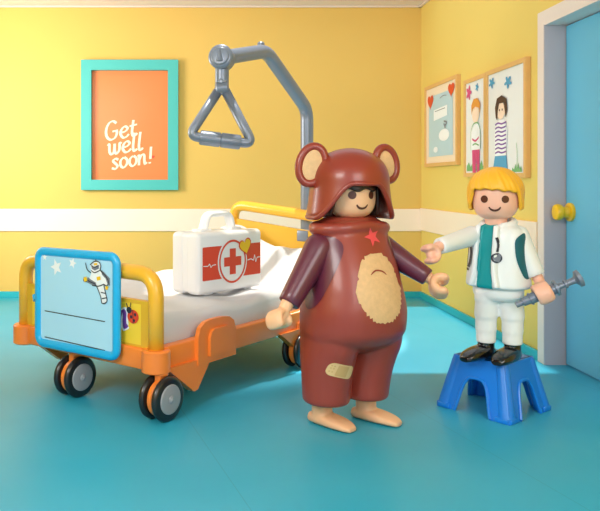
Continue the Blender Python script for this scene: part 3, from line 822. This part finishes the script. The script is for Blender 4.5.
# plum arm holes
for s in (-1, 1):
    dx = (uy*-s) if s < 0 else uy
    # outward normal = s*ux ; need ex x z = s*ux -> ex = s * (-uy)x... computed directly
    exx = zz.cross(ux*s)
    pts = smoothpath([(x_*1.2-s*.034, y_, 0) for x_, y_ in [(-.062,.60),(-.075,.68),(-.066,.75),(-.03,.785),(.03,.785),(.066,.75),(.075,.68),(.06,.58),(.03,.515),(-.02,.50)]], 4, True)
    decal('arm_hole', [[(p.x, p.y) for p in pts]], bl(0,0,0), exx, zz, cb_, M['plum'], cm, .0022, 4, back=.5)
# sleeves
def sleeve(a, b, ra, rb, m, parent, name='sleeve', fl=(1,1), lip=.004):
    d = (b-a).normalized(); Ln = (b-a).length; P, R = [], []
    for i in range(7):
        t = math.pi/2*(1-i/7)*.97; P.append(a-d*ra*.9*math.sin(t)); R.append(ra*math.cos(t))
    for i in range(10):
        s = i/9; P.append(a.lerp(b, s)); R.append(ra+(rb-ra)*s**.9)
    P += [b+d*.003, b+d*.003, b-d*.012]; R += [rb-.003, rb-.010, rb-.012]
    return mk(name, sweep(P, R, 28, flat=fl, up=(0,0,1)), m, parent, auto=60)
sleeve(bl(-.158,-.018,.735), at(289,303,2.81), .062, .043, M['plum'], bear)
sleeve(bl(.140,-.005,.735), at(427,277,2.93), .060, .036, M['plum'], bear)
# hair
def rim_hair(a):
    x = abs(a)
    return HC.z+(.122 if x < .95 else .122-(.105)*min(1,(x-.95)/.35))+.006*math.sin(9*a+.5)*(x<.95)
mk('hair', shell_cap(HC, HC.z+.218, HC.z+.12, .112, rim_hair, .012, 0, yaw=hyaw), M['hair_dark'], bear)
# hood
def rim_hood(a):
    x = abs(a+.06); t = min(1, max(0, (x-.32)/1.0)); t = t*t*(3-2*t)
    return HC.z+.146-.138*t
hood = mk('bear_hood', shell_cap(HC+V((0,0,0))+uy*.012, 1.140, 1.000, .160, rim_hood, .020, .09, yaw=hyaw, ry=.165), M['brown'], bear)
# rolled brim along the edge
HH = HC+uy*.012
br = []
for i in range(72):
    a = 2*math.pi*i/72-math.pi; e = rim_hood(a)
    k = 1+.09*(max(0,1.0-e)/.12)**1.5
    x = (.160*k-.008)*math.sin(a); y = -(.165*k-.008)*math.cos(a)
    br.append(V((HH.x+x*math.cos(hyaw)-y*math.sin(hyaw), HH.y+x*math.sin(hyaw)+y*math.cos(hyaw), e-.002)))
mk('hood_brim', sweep(br, .0105, 10, closed=True), M['brown'], hood)
for s, c, nv in ((-1, at(312,165,2.93), V((-.05,-1,.0))), (1, at(386,164,3.02), V((.30,-.95,0)))):
    nv.normalize(); sdv = zz.cross(nv).normalized()*-1
    sd2 = nv.cross(zz).normalized()
    upv = (zz+sd2*(0.0)).normalized()
    tilt = math.radians(14)*(-1 if s > 0 else 1)
    X_ = sd2*math.cos(tilt)+zz*math.sin(tilt); Y_ = zz*math.cos(tilt)-sd2*math.sin(tilt)
    rx, ry = (.052,.077) if s < 0 else (.047,.070)
    pth = [c+X_*rx*math.cos(t)+Y_*ry*math.sin(t) for t in [2*math.pi*i/32 for i in range(32)]]
    outer = sweep(pth, .017, 12, closed=True)
    # cupped back of the ear
    cup = []
    for i in range(9):
        q = i/8; rr = math.cos(q*math.pi/2*.98); dp = .03*math.sin(q*math.pi/2)
        cup.append([c-nv*dp+X_*rx*1.1*rr*math.cos(t)+Y_*ry*1.1*rr*math.sin(t) for t in [2*math.pi*k/32 for k in range(32)]])
    ear = mk('ear', join(outer, loft(cup)), M['brown'], hood)
    inn = []
    for i in range(7):
        q = i/6; rr = math.cos(q*math.pi/2*.98); dp = .012*math.sin(q*math.pi/2)
        inn.append([c+nv*(.001+.006-.0*dp)+nv*dp*.5+X_*(rx-.010)*rr*math.cos(t)+Y_*(ry-.012)*rr*math.sin(t) for t in [2*math.pi*k/28 for k in range(28)]])
    mk('inner_ear', loft(inn), M['fur'], hood)

# ------------------------------------------------------------------ doctor figure on the stool
dc = V((1.272, 3.115, ST)); dyaw = math.radians(-54); DW = loc2w(V((dc.x,dc.y,0)), dyaw)
def dl(x, y, z): return DW @ V((x, y, z))
doc = root('person', (dc.x, dc.y, ST), 'small blond person in open white coat and white trousers standing on the blue stool', 'person')
dh = math.radians(-24)
DH = V((at(495.5,200,3.10).x, 3.10, .838))
dsl, dsr = dl(-.105,0,.755), dl(.105,0,.755)
asl, asr = at(472,236,3.13), at(516,237,3.07)
awl, awr = at(438,247,3.00), at(539,280,3.02)
ahl, ahr = at(430,254,2.98), at(543,293.6,2.962)
dsk = join(xf(head_data(V((0,0,0)), .196, .0955), Matrix.Translation(DH)),
    sweep([dl(0,0,.74), V((DH.x,DH.y,.86))], .045, 20),
    xf(rings([(.55,.085,.06,0,0),(.6,.095,.065,0,0),(.74,.095,.06,0,0),(.78,.07,.05,0,0)], 30, .03), DW),
    capsule(asl, awl, .03, .022), capsule(awl, ahl, .020, .018),
    capsule(asr, awr, .03, .022), capsule(awr, awr+(ahr-awr).normalized()*((ahr-awr).length-.036), .022, .020),
    c_hand(ahl, V((.35,-.8,.2)), V((-1,-.2,-.25)), .028, .015, .032),
    c_hand(ahr, (at(581,277,2.93)-at(516,305,2.98)), V((-.35,.2,-1)), .037, .0115, .034, span=150))
lg = [at(486,330,3.13), at(512.5,332,3.09)]
sd_ = [V((math.sin(math.radians(-62)), -math.cos(math.radians(-62)), 0)), V((math.sin(math.radians(-50)), -math.cos(math.radians(-50)), 0))]
for p in lg:
    q_ = dl(.03*(-1 if p is lg[0] else 1), 0, .60); dsk = join(dsk, sweep([V((p.x,p.y,ST+.03)), V((p.x,p.y,.46)), q_], [.028,.028,.04], 16))
db = mk('body', remesh(dsk, .004, 5), M['skin_pink'], doc)
dbb = bvh_of(db)
face(doc, DH, dh, dbb, scale=.955, ez=.094, eye_dx=.0425)
# shoes
for p, d in zip(lg, sd_):
    heel = V((p.x,p.y,ST+.0005))-d*.045
    mk('shoe', remesh(join(foot_data(heel, d, .182, .047, .078), sweep([V((p.x,p.y,ST+.02)), V((p.x,p.y,ST+.085))], [.034,.036], 20)), .003, 4), M['shoe'], doc)
# trousers
hipc = dl(0,0,.5)
tl = []
for p, s in zip(lg, (-1,1)):
    hp_ = V((hipc.x,hipc.y,0))+(V((p.x,p.y,0))-V((hipc.x,hipc.y,0)))*.9
    P = [V((p.x,p.y,ST+.074)), V((p.x,p.y,ST+.078)), V((p.x,p.y,.36)), V((p.x,p.y,.42)), V((hp_.x,hp_.y,.49)), V((hp_.x,hp_.y,.53))]
    tl.append(sweep(smoothpath(P,4), [.0405]*4*1+[.041]*4+[.044]*4+[.049]*4+[.053]*5, 24))
hipm = xf(rings([(.492,.085,.062,0,0),(.510,.108,.076,0,0),(.53,.112,.08,0,0),(.60,.10,.07,0,0)], 40, .012), DW)
mk('trousers', remesh(join(*tl, hipm), .0045, 6), M['coat_warm'], doc)
# coat
ct = rings([(.548,.128,.096,0,0),(.556,.136,.104,0,0),(.60,.133,.100,0,0),(.66,.127,.094,0,0),(.72,.124,.088,0,0),(.77,.122,.080,0,0),(.80,.108,.070,0,0),(.815,.085,.058,0,0),(.822,.06,.045,0,0)], 52, .01, 2.3)
dx_ = V((math.cos(dyaw), math.sin(dyaw), 0)); dy_ = V((-math.sin(dyaw), math.cos(dyaw), 0))
nk = sweep([V((.066*math.cos(a), .056*math.sin(a)+.0, .822+.014*math.sin(a))) for a in [math.radians(-90+38+ (284)*i/30) for i in range(31)]], .0155, 12)
# lapels run down the opening
def lap(s):
    ps = [V((s*.040,-.075,.815)), V((s*.044,-.088,.77)), V((s*.044,-.097,.70)), V((s*.046,-.104,.62)), V((s*.060,-.108,.556))]
    return sweep(smoothpath(ps, 5), [.0125]*21, 12)
cmesh = xf(join(ct, nk, lap(-1), lap(1)), DW)
coat = mk('coat', remesh(cmesh, .0042, 4), M['coat'], doc)
ctb = bvh_of(coat)
decal('shirt', [[(-.036,.550),(.036,.550),(.034,.62),(.032,.70),(.032,.77),(.030,.825),(-.030,.825),(-.032,.77),(-.032,.70),(-.034,.62)]], dl(0,0,0), dx_, zz, ctb, M['teal'], coat, .002, 4)
for s in (-1, 1):
    exx = zz.cross(dx_*s)
    pts = smoothpath([(-.045,.66,0),(-.05,.72,0),(-.042,.765,0),(0,.785,0),(.042,.765,0),(.05,.72,0),(.046,.65,0),(.02,.60,0),(-.02,.60,0)], 4, True)
    decal('arm_hole', [[(p.x,p.y) for p in pts]], dl(0,0,0), exx, zz, ctb, M['teal_dark'], coat, .002, 4, back=.4)
sleeve(asl, at(440,246,3.01), .044, .034, M['coat'], doc)
sleeve(asr, at(535,275,3.03), .055, .040, M['coat'], doc)
# stethoscope print on both coat fronts
cam = V((0,0,1))
def print_at(name, pts_list, px, py, m, w, off=.003, closed=False, fill=None):
    c = at(px, py, 3.1); d = (c-cam); d.z = 0; d.normalize(); e = d.cross(zz).normalized()
    e = e if e.x > 0 else -e
    polys = []
    k = 3.1/F
    for l in pts_list: polys += ribbon([((x-px)*k, -(y-py)*k) for x, y in l], w, k=4, closed=closed)
    if fill: polys = [[((x-px)*k, -(y-py)*k) for x, y in fill]]
    return decal(name, polys, c, e, zz, ctb, m, coat, off, 1)
print_at('stethoscope_tube', [[(469.5,237),(467.5,247),(466,258),(467,268),(469,271)],[(469.5,240),(471.5,250),(471,260),(469,268)]], 470, 254, M['ink'], .0085)
print_at('stethoscope_tube', [[(496.5,236),(498,243),(497,250)]], 497, 243, M['ink'], .0095)
print_at('stethoscope_disc', [], 497, 255, M['grey_ink'], .01, fill=ell(497,256,5,5,18))
print_at('stethoscope_ring', [ell(497,256,4.2,4.2,10)], 497, 255, M['ink'], .005, off=.0042, closed=True)
# hair: full blond fringe
def rim_d(a):
    x = abs(a)
    base = .130+.006*math.cos(2.2*(a+.4))
    if x < .85: return DH.z+base+.003*math.sin(14*a)
    t = min(1,(x-.85)/.5); t = t*t*(3-2*t)
    return DH.z+base-.078*t+.003*math.sin(14*a)
def wv(a, z): return .0018*math.sin(13*a+60*(z-DH.z)+2*math.sin(3*a))+.0014*math.sin(29*a+80*(z-DH.z))
mk('hair', shell_cap(DH, DH.z+.228, DH.z+.120, .1135, rim_d, .013, .0, yaw=dh, wave=wv, under=.06, na=120, nr=26), M['blond'], doc)

# ------------------------------------------------------------------ syringe
A, Bq = at(516,305,2.985), at(581,277.5,2.93); sd = (Bq-A); Ls = sd.length; sd.normalize()
syr = root('syringe', A, 'grey toy syringe held in the raised hand of the white-coated figure', 'syringe')
def prof(ps, n=20): return sweep([A+sd*(a*Ls) for a, _ in ps], [r for _, r in ps], n)
mk('barrel', prof([(0,.009),(.0,.0125),(.10,.0125),(.102,.018),(.20,.019),(.205,.0225),(.60,.0225),(.605,.033),(.64,.033),(.645,.018),(.66,.018)]), M['silver'], syr, auto=40)
for a in (.22,.62): mk('barrel_ring', prof([(a,.020),(a,.0265),(a+.02,.0265),(a+.02,.020)]), M['silver'], syr, auto=40)
mk('plunger', prof([(.60,.012),(.74,.012),(.75,.018),(.78,.018),(.79,.013),(.90,.014),(.93,.026),(.94,.034),(.99,.036),(1.0,.030),(1.0,.02)]), M['silver'], syr, auto=40)

# ------------------------------------------------------------------ camera
cd = bpy.data.cameras.new('camera'); co_ = bpy.data.objects.new('camera', cd); COL.objects.link(co_)
co_.location = (0,0,1); co_.rotation_euler = (math.pi/2,0,0)
cd.sensor_fit = 'HORIZONTAL'; cd.sensor_width = 36; cd.lens = 36*F/600
cd.shift_x = (300-204)/600; cd.shift_y = -(255.5-182)/600
cd.clip_start = .05
SC.camera = co_

# ------------------------------------------------------------------ light
wd = bpy.data.worlds.new('world'); SC.world = wd; wd.use_nodes = True
bg = wd.node_tree.nodes['Background']; bg.inputs['Color'].default_value = (.96,.98,1,1); bg.inputs['Strength'].default_value = .95
def area(name, loc, target, size, power, col=(1,1,1), sy=None):
    l = bpy.data.lights.new(name, 'AREA'); l.energy = power; l.color = col; l.size = size
    if sy: l.shape = 'RECTANGLE'; l.size_y = sy
    o = bpy.data.objects.new(name, l); COL.objects.link(o); o.location = loc
    o.rotation_euler = (V(target)-V(loc)).to_track_quat('-Z','Y').to_euler()
    return o
area('key_light', (-1.6,.6,2.35), (.5,3.4,.5), 1.3, 84, (1,.97,.93))
area('fill_light', (1.2,-.4,1.9), (.6,3.5,.8), 1.5, 45, (1,.98,.97))
area('window_glow', (-2.25,4.6,1.5), (-.6,6.2,1.4), 1.0, 62, (1,.96,.88))
sl = bpy.data.lights.new('sun', 'SUN'); sl.energy = 3.4; sl.color = (1,.95,.86); sl.angle = math.radians(1.5)
so2 = bpy.data.objects.new('sun', sl); COL.objects.link(so2)
so2.rotation_euler = V((.02,-.03,-1.0)).to_track_quat('-Z','Y').to_euler()

pl = bpy.data.lights.new('underbed_fill', 'SPOT'); pl.energy = 330; pl.color = (1,.93,.86); pl.spot_size = math.radians(44); pl.spot_blend = .25; pl.shadow_soft_size = .05  # unseen spot added to brighten the floor beside and under the bed
po_ = bpy.data.objects.new('underbed_fill', pl); COL.objects.link(po_); po_.location = (1.72, 5.3, 1.25)
po_.rotation_euler = (V((.55,4.55,0))-V(po_.location)).to_track_quat('-Z','Y').to_euler()

SC.view_settings.view_transform = 'Standard'
SC.view_settings.look = 'None'
SC.view_settings.exposure = 0
